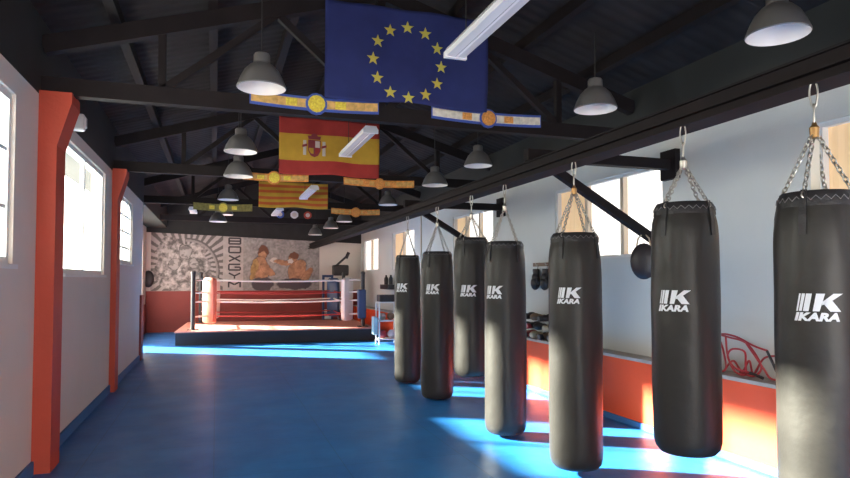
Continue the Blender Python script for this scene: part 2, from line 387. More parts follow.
# ------------------------------------------------------------------ roof structure
# purlins
names = 'third from the left wall,second from the left wall,nearest the left wall'.split(',')
for k, x in enumerate([-1.55, -0.8, -0.05, 0.70, 1.45, 2.20, 2.95, 3.70]):
    zt = roof_z(x) - 0.005
    if abs(x - RX) < 0.01: zt -= 0.0
    o = MB().box(x - 0.04, x + 0.04, Y0, Y1 - 0.06, zt - 0.12, zt - 0.012 if x != RX else zt - 0.03).build('roof_purlin', M['dark_steel'])
    tag(o, 'dark lengthwise roof purlin under the roof sheets, ' + ['over the left wall', 'first from the left wall', 'second from the left wall', 'third from the left wall', 'at the ridge', 'first right of the ridge', 'second right of the ridge', 'last one before the right wall'][k], 'beam', 'roof purlins')
tw = ['behind the camera', 'carrying the two nearest belts', 'behind the red and yellow crest flag', 'behind the striped flag', 'farthest, before the mural']
for k, y in enumerate([1.88, 5.62, 9.32, 13.02, 16.72]):
    t = thing('roof_truss', 'dark steel roof truss spanning the room, ' + tw[k], 'truss', (RX, y, 2.97), 0, 'roof trusses')
    hw = XR - RX
    hl = RX - (XL if y < 12 else -1.86)
    MB().box(-hl, hw, -0.05, 0.05, 0, 0.14).build('tie_beam', M['dark_steel'], t)
    for s, h_ in ((-1, hl), (1, hw)):
        xe = s * h_
        MB().beam((xe, 0, roof_z(RX + xe) - 2.97 - 0.20), (0, 0, RZ - 2.97 - 0.20), 0.09, 0.14).build('rafter', M['dark_steel'], t)
        for q, (xa, xb) in enumerate(((0.05, 0.95), (1.9, 0.95))):
            MB().beam((s * xa, 0, 0.12), (s * xb, 0, roof_z(RX + xb) - 2.97 - 0.25), 0.06, 0.06).build('strut', M['dark_steel'], t)
        MB().beam((s * 1.9, 0, 0.12), (s * 1.9, 0, roof_z(RX + 1.9) - 2.97 - 0.25), 0.06, 0.06, upv=(0, 1, 0)).build('strut', M['dark_steel'], t)
    MB().beam((0, 0, 0.12), (0, 0, RZ - 2.97 - 0.22), 0.07, 0.07, upv=(0, 1, 0)).build('king_post', M['dark_steel'], t)

# rail beam carrying the bags
XB = 2.65
t = thing('rail_beam', 'long dark steel rail beam along the right side that the punching bags hang from', 'beam', (XB, Y0, 2.415))
MB().box(0.03, 0.16, 0, Y1 - Y0, 0.0, 0.155).build('beam_web', M['dark_steel'], t)
for z in (0.0, 0.06, 0.14):
    MB().box(-0.02 + z * 0.2, 0.03, 0, Y1 - Y0, z, z + 0.012).build('flange', M['dark_steel'], t)
# wall brackets
def bracket(y, label):
    t = thing('wall_bracket', label, 'bracket', (XR, y, 2.62), 0, 'steel brackets from the rail beam to the right wall')
    MB().box(-1.62, -0.02, -0.045, 0.045, -0.045, 0.055).build('arm', M['dark_steel'], t)
    MB().box(-0.06, 0.0, -0.11, 0.11, -0.14, 0.15).build('wall_plate', M['dark_steel'], t, bevel=0.004)
    MB().beam((-1.5, 0, -0.02), (-0.02, 0, -0.86), 0.075, 0.075).build('brace', M['dark_steel'], t)
    MB().box(-0.05, 0.0, -0.07, 0.07, -0.96, -0.78).build('brace_plate', M['dark_steel'], t)
bracket(5.00, 'black braced wall bracket nearest the camera, with a punch mitt hanging on its brace')
bracket(8.84, 'black braced wall bracket above the farther punching bags')

# ------------------------------------------------------------------ punching bags
def logo_mesh():
    bm = bmesh.new(); S = 1 / 332.0
    polys = [[(93, 262), (106, 262), (130, 122), (118, 122)], [(113, 262), (133, 262), (160, 122), (137, 122)], [(141, 262), (180, 262), (205, 122), (166, 122)],
             [(207, 262), (252, 262), (290, 122), (232, 122)], [(272, 186), (345, 122), (410, 122), (300, 203), (268, 212)], [(274, 196), (334, 174), (395, 262), (322, 262)]]
    for p in polys:
        vs = [bm.verts.new(((x - 244) * S, (231 - y) * S, 0)) for x, y in p]; bm.faces.new(vs)
    cu = bpy.data.curves.new('t', 'FONT'); cu.body = 'IKARA'; cu.shear = 0.22; cu.offset = 0.055; cu.resolution_u = 3; cu.space_character = 1.02
    ob = bpy.data.objects.new('t', cu); COL.objects.link(ob)
    bpy.context.view_layer.update()
    me = bpy.data.meshes.new_from_object(ob.evaluated_get(bpy.context.evaluated_depsgraph_get()))
    xs = [v.co.x for v in me.vertices]; ys = [v.co.y for v in me.vertices]
    for v in me.vertices:
        v.co.x = (78 - 244 + (v.co.x - min(xs)) / (max(xs) - min(xs)) * 307) * S
        v.co.y = (231 - 340 + (v.co.y - min(ys)) / (max(ys) - min(ys)) * 68) * S
        v.co.z = 0
    b2 = bmesh.new(); b2.from_mesh(me)
    for f in b2.faces:
        try: bm.faces.new([bm.verts.new(v.co) for v in f.verts])
        except Exception: pass
    b2.free(); bpy.data.objects.remove(ob); bpy.data.meshes.remove(me)
    bmesh.ops.triangulate(bm, faces=bm.faces)
    for k in range(-10, 11):
        bmesh.ops.bisect_plane(bm, geom=bm.verts[:] + bm.edges[:] + bm.faces[:], plane_co=(k * 0.05, 0, 0), plane_no=(1, 0, 0))
    vs = [v.co.copy() for v in bm.verts]; bm.verts.index_update(); fs = [[v.index for v in f.verts] for f in bm.faces]; bm.free()
    return vs, fs
LV, LF = logo_mesh()
def chain(mb, p0, p1, r=0.0036, L=0.034, sag=0.0):
    p0 = Vector(p0); p1 = Vector(p1); d = p1 - p0; n = max(2, int(d.length / (L * 0.72))); dn = d.normalized()
    a = dn.orthogonal().normalized(); b = dn.cross(a)
    for i in range(n):
        c = p0 + d * ((i + 0.5) / n); u = a if i % 2 else b
        pts = []
        for k in range(10):
            t = 2 * PI * k / 10
            pts.append(c + dn * (math.cos(t) * L * 0.5) + u * (math.sin(t) * L * 0.3))
        mb.tube(pts, r, 5, closed=True)
def bag(y, r, L, zb, rot, label, name_i, strap=False, name='punching_bag'):
    toCam = math.atan2(-y, -XB)
    t = thing(name, label, 'punching bag', (XB, y, zb), toCam + math.radians(rot), 'punching bags')
    # body : local +x faces the logo
    prof = [(0.001, 0.004), (r * 0.55, 0.0), (r * 0.82, 0.008), (r * 0.94, 0.035), (r * 0.99, 0.075)]
    K = 30
    for k in range(K + 1):
        q = k / K; prof.append((r * (1.0 + 0.012 * math.sin(q * PI) - 0.02 * q ** 6 - 0.09 * q ** 24), 0.12 + (L - 0.19) * q))
    n = 40; mb = MB(); mb.lathe(prof, n)
    rnd = random.Random(int(y * 100))
    ph = [rnd.uniform(0, 6.28) for _ in range(6)]
    for i, (x, yy, z) in enumerate(mb.v):
        a = math.atan2(yy, x)
        d = 0.0018 * math.sin(3 * a + ph[0] + z * 4) + 0.002 * math.sin(z * 13 + ph[1] + 2 * a) * math.sin(a * 2 + ph[2])
        top = max(0, (z - (L - 0.30)) / 0.30)
        d += 0.006 * top * math.sin(9 * a + ph[3] + 3 * math.sin(2 * a))
        f = 1 + d / r
        mb.v[i] = (x * f, yy * f, z)
    mb.build('body', M['vinyl'], t, smooth=True)
    # laced collar at the rim
    rim = MB(); pr = [(r * 0.915, L - 0.072), (r * 0.905, L - 0.045), (r * 0.87, L - 0.018), (r * 0.81, L), (r * 0.72, L - 0.006), (r * 0.70, L - 0.03)]
    rim.lathe(pr, n, cap0=False); rim.build('collar', M['vinyl_strap'], t, smooth=True)
    st = MB(); zz = []
    for k in range(52):
        a = 2 * PI * k / 52; dd = k % 2
        zz.append((math.cos(a) * r * (0.893 + 0.020 * dd), math.sin(a) * r * (0.893 + 0.020 * dd), L - 0.026 - 0.02 * dd))
    st.tube(zz, 0.0022, 5, closed=True)
    st.build('stitching', M['stitch'], t)
    sz = 2.19 - zb
    for k in range(4):
        a = PI / 4 + PI / 2 * k + 0.48
        sb = MB()
        P = [(r * 1.02, L - 0.20), (r * 1.0, L - 0.11), (r * 0.935, L - 0.045), (r * 0.86, L + 0.004)]
        sbw = 0.016
        vs = []
        for (rr, z) in P:
            for q in (-1, 1):
                vs.append((rr * math.cos(a + q * sbw / r), rr * math.sin(a + q * sbw / r), z))
        vs2 = [(x * 0.97, yy * 0.97, z) for x, yy, z in vs]
        fs = [(2 * i, 2 * i + 1, 2 * i + 3, 2 * i + 2) for i in range(3)] + [(8 + 2 * i, 8 + 2 * i + 2, 8 + 2 * i + 3, 8 + 2 * i + 1) for i in range(3)] + [(0, 8, 9, 1), (6, 7, 15, 14)] + [(2 * i, 2 * i + 2, 10 + 2 * i, 8 + 2 * i) for i in range(3)] + [(2 * i + 1, 9 + 2 * i, 11 + 2 * i, 2 * i + 3) for i in range(3)]
        sb.add(vs + vs2, fs); sb.build('strap', M['vinyl_strap'], t)
        cb = MB(); chain(cb, (r * 0.90 * math.cos(a), r * 0.90 * math.sin(a), L - 0.03), (0.014 * math.cos(a), 0.014 * math.sin(a), sz - 0.02))
        cb.build('chain', M['chrome'], t, smooth=True)
    MB().lathe([(0.008, -0.035), (0.02, -0.028), (0.022, 0.018), (0.012, 0.03), (0.008, 0.045)], 14, (0, 0, sz)).build('swivel', M['brass' if name_i in (4, 6) else 'chrome'], t, smooth=True)
    for (c0, c1, wd_) in ((2.305 - zb, 2.425 - zb, 0.017), (2.225 - zb, 2.32 - zb, 0.010)):
        pts = []; n_ = 16
        for k in range(n_):
            a = 2 * PI * k / n_
            cc = math.cos(a); ss = math.sin(a)
            wv = wd_ * (1.0 if c0 > 2.3 - zb and cc < 0.3 else 0.75)
            q_ = math.copysign(abs(ss) ** 0.6, ss) * wv
            pts.append((0, q_, (c0 + c1) / 2 - (c1 - c0) / 2 * cc) if c0 > 2.3 - zb else (q_, 0, (c0 + c1) / 2 - (c1 - c0) / 2 * cc))
        hk = MB(); hk.tube(pts, 0.0045, 8, closed=True); hk.build('carabiner' if c0 > 2.3 - zb else 'shackle', M['chrome'], t, smooth=True)
    if strap:
        MB().box(-0.004, 0.004, -0.019, 0.019, L - 0.02, sz - 0.03).build('hanging_strap', M['cream_strap'], t)
    # logo wrapped on the front
    W = 0.185; zl = (1.375 - zb); q = Vector
    vs = []
    for v in LV:
        a = v.x * W / r; rr = r * 1.012 + 0.0045
        vs.append((rr * math.cos(a), rr * math.sin(a), zl + v.y * W))
    nn = len(vs); inner = [(x * 0.985, yy * 0.985, z) for x, yy, z in vs]
    MB().add(vs, LF).build('printed_logo', M['logo'], t)
    return t
bags = [(8.66, 0.190, 1.83, 0.015, -27, 'long black leather punching bag farthest from the camera, beside the gear rack'),
        (7.38, 0.205, 1.83, 0.015, -17, 'long black punching bag, second farthest, left of the raised short bag'),
        (6.27, 0.196, 1.50, 0.45, -10, 'short black punching bag hung high, in the middle of the far group'),
        (5.44, 0.198, 1.83, 0.03, -32, 'long black punching bag, fourth from the camera, right of a high short bag'),
        (4.21, 0.202, 1.80, 0.055, -13, 'long black punching bag with sunlit left side, third from the camera'),
        (3.01, 0.190, 1.47, 0.48, -19, 'short black punching bag hung high, second from the camera'),
        (2.15, 0.178, 1.80, 0.10, 0, 'nearest black punching bag, cream strap between its chains')]
for i, (y, r, L, zb, rot, lab) in enumerate(bags):
    bag(y, r, L, zb, rot, lab, i, strap=(i == 6))

# ------------------------------------------------------------------ pendant lamps
def make_lamp(loc, label):
    t = thing('pendant_lamp', label, 'lamp', loc, 0, 'bell-shaped pendant lamps')
    out = [(0.196, 0.0), (0.202, 0.008), (0.194, 0.03), (0.172, 0.085), (0.140, 0.145), (0.098, 0.190), (0.073, 0.205), (0.070, 0.215)]
    inn = [(0.066, 0.205), (0.100, 0.178), (0.134, 0.138), (0.166, 0.080), (0.188, 0.028), (0.196, 0.0)]
    MB().lathe(out, 32, cap0=False).build('lamp_shade', M['lamp_grey'], t, smooth=True)
    MB().lathe(inn[::-1], 32, cap0=False).build('shade_lining', M['lamp_inner'], t, smooth=True)
    MB().lathe([(0.068, 0.205), (0.068, 0.275), (0.058, 0.29), (0.02, 0.30)], 20).build('lamp_socket', M['lamp_grey'], t, smooth=True)
    MB().lathe([(0.002, 0.075), (0.03, 0.08), (0.045, 0.11), (0.04, 0.15), (0.022, 0.19)], 14).build('bulb', M['lamp_glass'], t, smooth=True)
    top = roof_z(loc[0]) - loc[2] + 0.01
    MB().tube([(0, 0, 0.295), (0, 0, top)], 0.006, 6).build('lamp_cord', M['cord'], t)
    return t
lamps = [(0.34, 5.26, 3.08, 'left row, nearest the camera, beside the blue star flag'),
         (0.27, 7.9, 3.06, 'left row, second from the camera, left of the crest flag'),
         (0.28, 9.0, 2.93, 'left row, third from the camera'),
         (0.21, 12.7, 3.05, 'left row, fourth from the camera, above a far belt'),
         (0.03, 15.3, 2.84, 'left row, fifth from the camera'),
         (0.2, 16.4, 3.12, 'left row, farthest, before the mural'),
         (3.57, 3.15, 3.14, 'nearest of all, above the nearest bags'),
         (3.36, 4.96, 3.09, 'right row, between the cream belt and rail beam'),
         (3.48, 7.99, 3.09, 'right row, below the cream belt'),
         (3.2, 9.02, 2.95, 'right row, right of the crest flag'),
         (3.42, 12.6, 3.06, 'right row, above the farthest bag'),
         (3.02, 15.3, 2.93, 'right row, third farthest'),
         (2.86, 16.3, 2.84, 'right row, second farthest'),
         (2.69, 17.9, 2.77, 'right row, farthest from the camera')]
for i, (x, y, z, lb) in enumerate(lamps):
    lamp = make_lamp((x, y, z), 'grey bell lamp, white inside, ' + lb)

# ------------------------------------------------------------------ fluorescent battens
def fluo(x, y0, y1, label, z=3.14):
    t = thing('fluorescent_light', label, 'light', (x, (y0 + y1) / 2, z), 0, 'fluorescent ceiling lights')
    h = (y1 - y0) / 2
    MB().prism([(-0.085, 0.03), (0.085, 0.03), (0.06, 0.07), (-0.06, 0.07)], -h, h).build('housing', M['fluo_white'], t)
    MB().prism([(-0.08, 0.03), (-0.072, 0.0), (-0.012, -0.006), (0, 0.0), (0.012, -0.006), (0.072, 0.0), (0.08, 0.03)], -h + 0.03, h - 0.03).build('diffuser', M['fluo_tube'], t)
    for s in (-1, 1):
        y_ = s * (h - 0.015)
        MB().box(-0.087, 0.087, y_ - 0.015, y_ + 0.015, -0.012, 0.032).build('end_cap', M['fluo_white'], t)
        MB().tube([(0, s * h * 0.7, 0.065), (0, s * h * 0.7, roof_z(x) - z + 0.01)], 0.004, 6).build('hanging_wire', M['cord'], t)
fluo(1.66, 2.75, 4.24, 'long white fluorescent light in front of the blue star flag')
fluo(1.62, 6.70, 8.15, 'white fluorescent light in front of the crest flag')
fluo(1.68, 11.3, 12.8, 'white fluorescent light in front of the striped flag')
fluo(1.42, 15.0, 16.4, 'far white fluorescent light behind the striped flag')
fluo(-0.55, 15.6, 16.5, 'far white fluorescent light left of the left lamp row')

# ------------------------------------------------------------------ flags
def flag_sheet(w_, h_, bands, name, t, amp=0.012, part='cloth'):
    """bands: list of (fraction, material) from top down"""
    nx, nz = 44, 28
    mats = []; mi = []
    for _, mm in bands:
        if mm not in mats: mats.append(mm)
    vs = []; fs = []; ms = []
    for j in range(nz + 1):
        for i in range(nx + 1):
            u = i / nx; v = j / nz; vs.append(fpos(u, v, w_, h_, amp))
    for j in range(nz):
        for i in range(nx):
            q = j * (nx + 1) + i; fs.append((q, q + 1, q + nx + 2, q + nx + 1))
            f = (j + 0.5) / nz; acc = 0; pick = bands[-1][1]
            for fr_, mm in bands:
                acc += fr_
                if f < acc: pick = mm; break
            ms.append(mats.index(pick))
    mb = MB(); mb.v = vs; mb.f = fs; mb.m = ms
    o = mb.build(part, [M[x] for x in mats], t, smooth=True)
    so = o.modifiers.new('thick', 'SOLIDIFY'); so.thickness = 0.003; so.offset = 0
    return o
def fpos(u, v, w_, h_, amp):
    x = (u - 0.5) * w_; z = -v * h_
    y = amp * math.sin(u * 17 + v * 2) + amp * 0.8 * math.sin(v * 9 + u * 5) * v + amp * 0.6 * math.sin(u * 7 - v * 6)
    z -= 0.012 * math.sin(u * PI * 3) * v
    return (x, y, z)
def on_flag(poly, w_, h_, amp, t, name, mt, off=0.007, d=0.004):
    """flat patch sewn on the flag; poly in (x,z) from the flag top centre"""
    vs = []; 
    for (x, z) in poly:
        p = fpos(x / w_ + 0.5, -z / h_, w_, h_, amp); vs.append((x, p[1] - off, z))
    cx = sum(p[0] for p in poly) / len(poly); cz = sum(p[1] for p in poly) / len(poly)
    n = len(vs); vs2 = [(x, y + d, z) for x, y, z in vs]
    c = fpos(cx / w_ + 0.5, -cz / h_, w_, h_, amp)
    V = vs + vs2 + [(cx, c[1] - off, cz), (cx, c[1] - off + d, cz)]
    fs = [(i, (i + 1) % n, 2 * n) for i in range(n)] + [((i + 1) % n + n, i + n, 2 * n + 1) for i in range(n)] + [(i, i + n, (i + 1) % n + n, (i + 1) % n) for i in range(n)]
    return MB().add(V, fs).build(name, mt, t)
def hang_cords(t, w_, up_):
    for s in (-1, 1):
        MB().tube([(s * w_ * 0.49, fpos(0.5 + s * 0.49, 0, w_, 1, 0.012)[1], 0), (s * w_ * 0.49, 0.03, up_)], 0.003, 5).build('hanging_cord', M['cord'], t)
# blue flag with twelve stars
t = thing('star_flag', 'large blue flag with a ring of twelve yellow stars hung under the roof', 'flag', (1.69, 5.46, 4.01))
flag_sheet(1.58, 0.89, [(1, 'flag_blue')], 'flag', t)
for k in range(12):
    a = 2 * PI * k / 12; cx = 0.335 * math.sin(a) - 0.02; cz = -0.50 + 0.335 * math.cos(a)
    on_flag([(cx + (0.062 if q % 2 == 0 else 0.025) * math.sin(PI * q / 5), cz + (0.062 if q % 2 == 0 else 0.025) * math.cos(PI * q / 5)) for q in range(10)], 1.58, 0.92, 0.012, t, 'star', M['flag_star'])
hang_cords(t, 1.58, 0.10)
# red-yellow-red flag with crest
t = thing('crest_flag', 'red and yellow striped flag with a coat of arms, hung beyond the blue flag', 'flag', (1.60, 9.18, 3.88))
FW, FH = 1.50, 0.84
flag_sheet(FW, FH, [(0.27, 'flag_red'), (0.47, 'flag_yellow'), (0.26, 'flag_red')], 'flag', t)
cx = -0.24; cz = -0.42
def P(l): return [(cx + a * 1.25, cz + b * 1.2) for a, b in l]
on_flag(P([(-0.075, 0.08), (0.075, 0.08), (0.075, -0.05), (0.045, -0.11), (0, -0.13), (-0.045, -0.11), (-0.075, -0.05)]), FW, FH, 0.012, t, 'crest_shield', M['crest_dark'], 0.010)
on_flag(P([(0.01, 0.07), (0.065, 0.07), (0.065, -0.01), (0.01, -0.01)]), FW, FH, 0.012, t, 'crest_quarter', M['crest_white'], 0.013)
on_flag(P([(-0.065, -0.02), (-0.01, -0.02), (-0.01, -0.09), (-0.04, -0.085), (-0.065, -0.05)]), FW, FH, 0.012, t, 'crest_quarter', M['flag_yellow'], 0.013)
on_flag(P([(0.01, -0.02), (0.06, -0.02), (0.055, -0.06), (0.03, -0.09), (0.01, -0.09)]), FW, FH, 0.012, t, 'crest_quarter', M['flag_red'], 0.013)
on_flag(P([(-0.07, 0.09), (-0.08, 0.13), (-0.045, 0.12), (-0.03, 0.155), (0, 0.165), (0.03, 0.155), (0.045, 0.12), (0.08, 0.13), (0.07, 0.09)]), FW, FH, 0.012, t, 'crest_crown', M['crest_dark'], 0.010)
for s in (-1, 1):
    on_flag(P([(s * 0.115 - 0.018, 0.07), (s * 0.115 + 0.018, 0.07), (s * 0.115 + 0.018, -0.11), (s * 0.115 - 0.018, -0.11)]), FW, FH, 0.012, t, 'crest_pillar', M['crest_white'], 0.010)
    on_flag(P([(s * 0.115 - 0.03, 0.01), (s * 0.115 + 0.03, 0.03), (s * 0.115 + 0.03, 0.0), (s * 0.115 - 0.03, -0.02)]), FW, FH, 0.012, t, 'crest_ribbon', M['crest_dark'], 0.013)
hang_cords(t, FW, 0.3)
# small striped flag
t = thing('striped_flag', 'small flag of yellow and red horizontal stripes hung in front of the third truss', 'flag', (1.50, 12.90, 3.48))
flag_sheet(1.40, 0.52, [(1 / 9, 'flag_yellow' if k % 2 == 0 else 'flag_orange') for k in range(9)], 'flag', t, amp=0.01)
hang_cords(t, 1.40, 0.45)

# ------------------------------------------------------------------ championship belts on the tie beams
def belt(xc_, y, z, wd, hb, edge, face, med, label, mr=0.085, left=None, tilt=0.0):
    t = thing('champion_belt', label, 'belt', (xc_, y, z), 0, 'champion belts on the roof beams')
    t.rotation_euler = (0, tilt, 0)
    h = wd / 2
    def strip(hh_, y0, y1, x0=-h, x1=h, arc=0.02):
        n = 16; vs = []
        for i in range(n + 1):
            x = x0 + (x1 - x0) * i / n; zc_ = arc * (x / h) ** 2
            for a in (-hh_, hh_):
                for yy in (y0, y1): vs.append((x, yy, zc_ + a))
        fs = []
        for i in range(n):
            q = 4 * i
            fs += [(q, q + 2, q + 6, q + 4), (q + 1, q + 5, q + 7, q + 3), (q, q + 4, q + 5, q + 1), (q + 2, q + 3, q + 7, q + 6)]
        fs += [(0, 1, 3, 2), (4 * n, 4 * n + 2, 4 * n + 3, 4 * n + 1)]
        return MB().add(vs, fs)
    strip(hb, -0.008, 0.0).build('strap', M[edge], t)
    strip(hb * 0.62, -0.014, -0.008, -h * 0.98, h * 0.98).build('strap_panel', M[face], t)
    for s in (-1, 1):
        for q in (0.38, 0.68):
            mm = MB(); x = s * q * h
            mm.box(x - 0.05, x + 0.05, -0.022, -0.013, 0.02 * q * q - hb * 0.55, 0.02 * q * q + hb * 0.55); mm.build('side_plate', M[med if (s + (q > .5)) % 2 else face], t, bevel=0.006)
    # medallion disc facing the room
    d = MB(); n = 28
    for rr, ya, yb, mi in ((mr * 1.28, -0.018, 0.0, 1), (mr, -0.032, -0.018, 0), (mr * 0.55, -0.040, -0.032, 0)):
        vs = [(rr * math.cos(2 * PI * k / n) * (1 + 0.03 * (k % 2)), yy, rr * math.sin(2 * PI * k / n) * (1 + 0.03 * (k % 2))) for yy in (ya, yb) for k in range(n)]
        d.add(vs, [tuple(range(n)), tuple(range(2 * n - 1, n - 1, -1))] + [(k, (k + 1) % n, (k + 1) % n + n, k + n) for k in range(n)], mi)
    d.build('medallion', [M[med], M[edge]], t)
yb = 5.57
belt(0.84, yb, 3.075, 1.16, 0.062, 'belt_blue', 'belt_gold', 'medal', 'blue-edged gold belt with round gold medallion on the nearest roof beam', 0.075)
belt(2.53, yb, 3.085, 1.18, 0.062, 'belt_blue', 'belt_cream', 'medal_orange', 'blue-edged cream belt with orange medallion, below the blue flag on the nearest beam', 0.072)
yb = 9.27
belt(0.79, yb, 2.98, 1.0, 0.055, 'belt_orange', 'belt_gold', 'medal', 'orange belt with bright gold medallion, below the crest flag on its left', 0.075)
belt(2.38, yb, 2.97, 1.12, 0.055, 'belt_orange', 'belt_gold', 'medal_orange', 'orange belt with reddish medallion, below the crest flag on its right', 0.065)
yb = 12.97
belt(0.12, yb, 2.92, 1.12, 0.07, 'belt_green', 'belt_green', 'medal', 'olive and yellow belt left of the striped flag, behind a left-row lamp', 0.08)
belt(2.81, yb, 2.92, 1.05, 0.06, 'belt_orange', 'belt_gold', 'medal_orange', 'orange and yellow belt right of the striped flag on the third beam', 0.08)
# small rosettes far away
for x, mm, lb in ((1.58, 'belt_blue', 'small pale blue rosette on the far beam, left of three'), (1.95, 'frame_white', 'small round white rosette on the far beam, middle of three'), (2.30, 'belt_red', 'small white and red rosette on the far beam, right of three')):
    t = thing('rosette', lb, 'rosette', (x, 16.64, 3.20), 0, 'rosettes on the far beam')
    n = 16
    for nm, rr, ya, yb2, mt_ in (('disc', 0.10, -0.02, 0.0, mm), ('centre', 0.055, -0.03, -0.02, 'crest_white')):
        vs = [(rr * math.cos(2 * PI * k / n) * (1 + 0.08 * (k % 2)), yy, rr * math.sin(2 * PI * k / n)) for yy in (ya, yb2) for k in range(n)]
        MB().add(vs, [tuple(range(n)), tuple(range(2 * n - 1, n - 1, -1))] + [(k, (k + 1) % n, (k + 1) % n + n, k + n) for k in range(n)]).build(nm, M[mt_], t)
    MB().box(-0.012, 0.012, -0.01, 0.0, -0.09, 0.0).build('ribbon', M[mm], t)

# ------------------------------------------------------------------ boxing ring
t = thing('boxing_ring', 'raised boxing ring with pinkish canvas, black apron and white ropes before the mural', 'boxing ring', (-0.85, 15.0, 0), math.radians(-2.5))
RW_, RD, RH = 4.55, 3.2, 0.32
MB().box(0, RW_, 0, RD, 0.0, RH - 0.035).build('apron', M['apron'], t)
MB().box(-0.02, RW_ + 0.02, -0.02, RD + 0.02, RH - 0.035, RH).build('canvas', M['canvas_red'], t, bevel=0.01)
ins = 0.34
posts = [(ins, ins), (RW_ - ins + 0.1, ins), (RW_ - ins, RD - ins), (ins, RD - ins)]
PH = 1.62
for px, py in posts:
    p = MB().lathe([(0.05, 0), (0.05, PH - RH), (0.058, PH - RH), (0.058, PH - RH + 0.05), (0.03, PH - RH + 0.07)], 16, (px, py, RH)).build('ring_post', M['leather_black'], t, smooth=True)
    MB().box(px - 0.12, px + 0.12, py - 0.12, py + 0.12, RH, RH + 0.015).build('post_foot', M['apron'], t)
inn = 0.34
corners = []
for (px, py), (sx, sy) in zip(posts, ((1, 1), (-1, 1), (-1, -1), (1, -1))): corners.append((px + sx * inn, py + sy * inn))
for z, mm, r_ in ((1.47, 'rope_white', 0.019), (1.17, 'rope_red', 0.014), (0.96, 'rope_white', 0.019), (0.62, 'rope_red', 0.016)):
    for k in range(4):
        a = corners[k]; b = corners[(k + 1) % 4]
        pts = [(a[0] + (b[0] - a[0]) * q / 8, a[1] + (b[1] - a[1]) * q / 8, z - 0.03 * math.sin(PI * q / 8)) for q in range(9)]
        MB().tube(pts, r_, 8).build('ring_rope', M[mm], t, smooth=True)
    for (px, py), (cx_, cy_) in zip(posts, corners):
        MB().tube([(px, py, z), (px + (cx_ - px) * 0.4, py + (cy_ - py) * 0.4, z + 0.01), (cx_, cy_, z)], [0.012, 0.022, 0.014], 8).build('turnbuckle', M['rope_white'], t, smooth=True)
# corner pads wrap the meeting ropes
for k, ((cx_, cy_), mm, rot) in enumerate(zip(corners, ('pad_red', 'pad_white', 'pad_blue', 'pad_white'), (45, 135, 225, 315))):
    a = math.radians(rot); ux, uy = -math.sin(a), math.cos(a); nx_, ny_ = math.cos(a), math.sin(a)
    vs = []
    w2, d2 = 0.20, 0.075
    prof2 = []
    for s in range(12):
        b_ = 2 * PI * s / 12; prof2.append((math.copysign(abs(math.cos(b_)) ** 0.5, math.cos(b_)) * w2, math.copysign(abs(math.sin(b_)) ** 0.5, math.sin(b_)) * d2))
    zs = [(0.45, 0.6), (0.49, 0.95), (0.95, 1.0), (1.0, 0.93), (1.05, 1.0), (1.48, 0.95), (1.53, 0.6)]
    for z, f in zs:
        for (pu, pn) in prof2: vs.append((cx_ + ux * pu * f + nx_ * pn * f, cy_ + uy * pu * f + ny_ * pn * f, z))
    n = 12; fs = [tuple(range(n))[::-1], tuple(range(6 * n, 7 * n))]
    for i in range(6):
        for q in range(n): fs.append((i * n + q, i * n + (q + 1) % n, (i + 1) * n + (q + 1) % n, (i + 1) * n + q))
    MB().add(vs, fs).build('corner_pad', M[mm], t, smooth=True)
px, py = posts[1]
MB().box(px - 0.13, px + 0.07, py - 0.10, py + 0.10, RH + 0.2, RH + 0.92).build('post_cover', M['pad_blue'], t, bevel=0.03)

# ------------------------------------------------------------------ mural on the back wall
def h2(i, j):
    n = (i * 374761393 + j * 668265263) & 0xffffffff; n = ((n ^ (n >> 13)) * 1274126177) & 0xffffffff
    return ((n ^ (n >> 16)) & 0xffff) / 65535
def noise(x, y):
    i, j = math.floor(x), math.floor(y); fx, fy = x - i, y - j; fx = fx * fx * (3 - 2 * fx); fy = fy * fy * (3 - 2 * fy)
    return (h2(i, j) * (1 - fx) + h2(i + 1, j) * fx) * (1 - fy) + (h2(i, j + 1) * (1 - fx) + h2(i + 1, j + 1) * fx) * fy
def fbm(x, y): return 0.5 * noise(x, y) + 0.3 * noise(x * 2.1 + 5, y * 2.1) + 0.2 * noise(x * 4.3, y * 4.3 + 9)
def inel(x, y, cx, cy, rx, ry, rot=0):
    c, s = math.cos(rot), math.sin(rot); dx, dy = x - cx, y - cy
    return math.hypot((dx * c + dy * s) / rx, (-dx * s + dy * c) / ry)
MWd, MHt = 4.72, 1.66
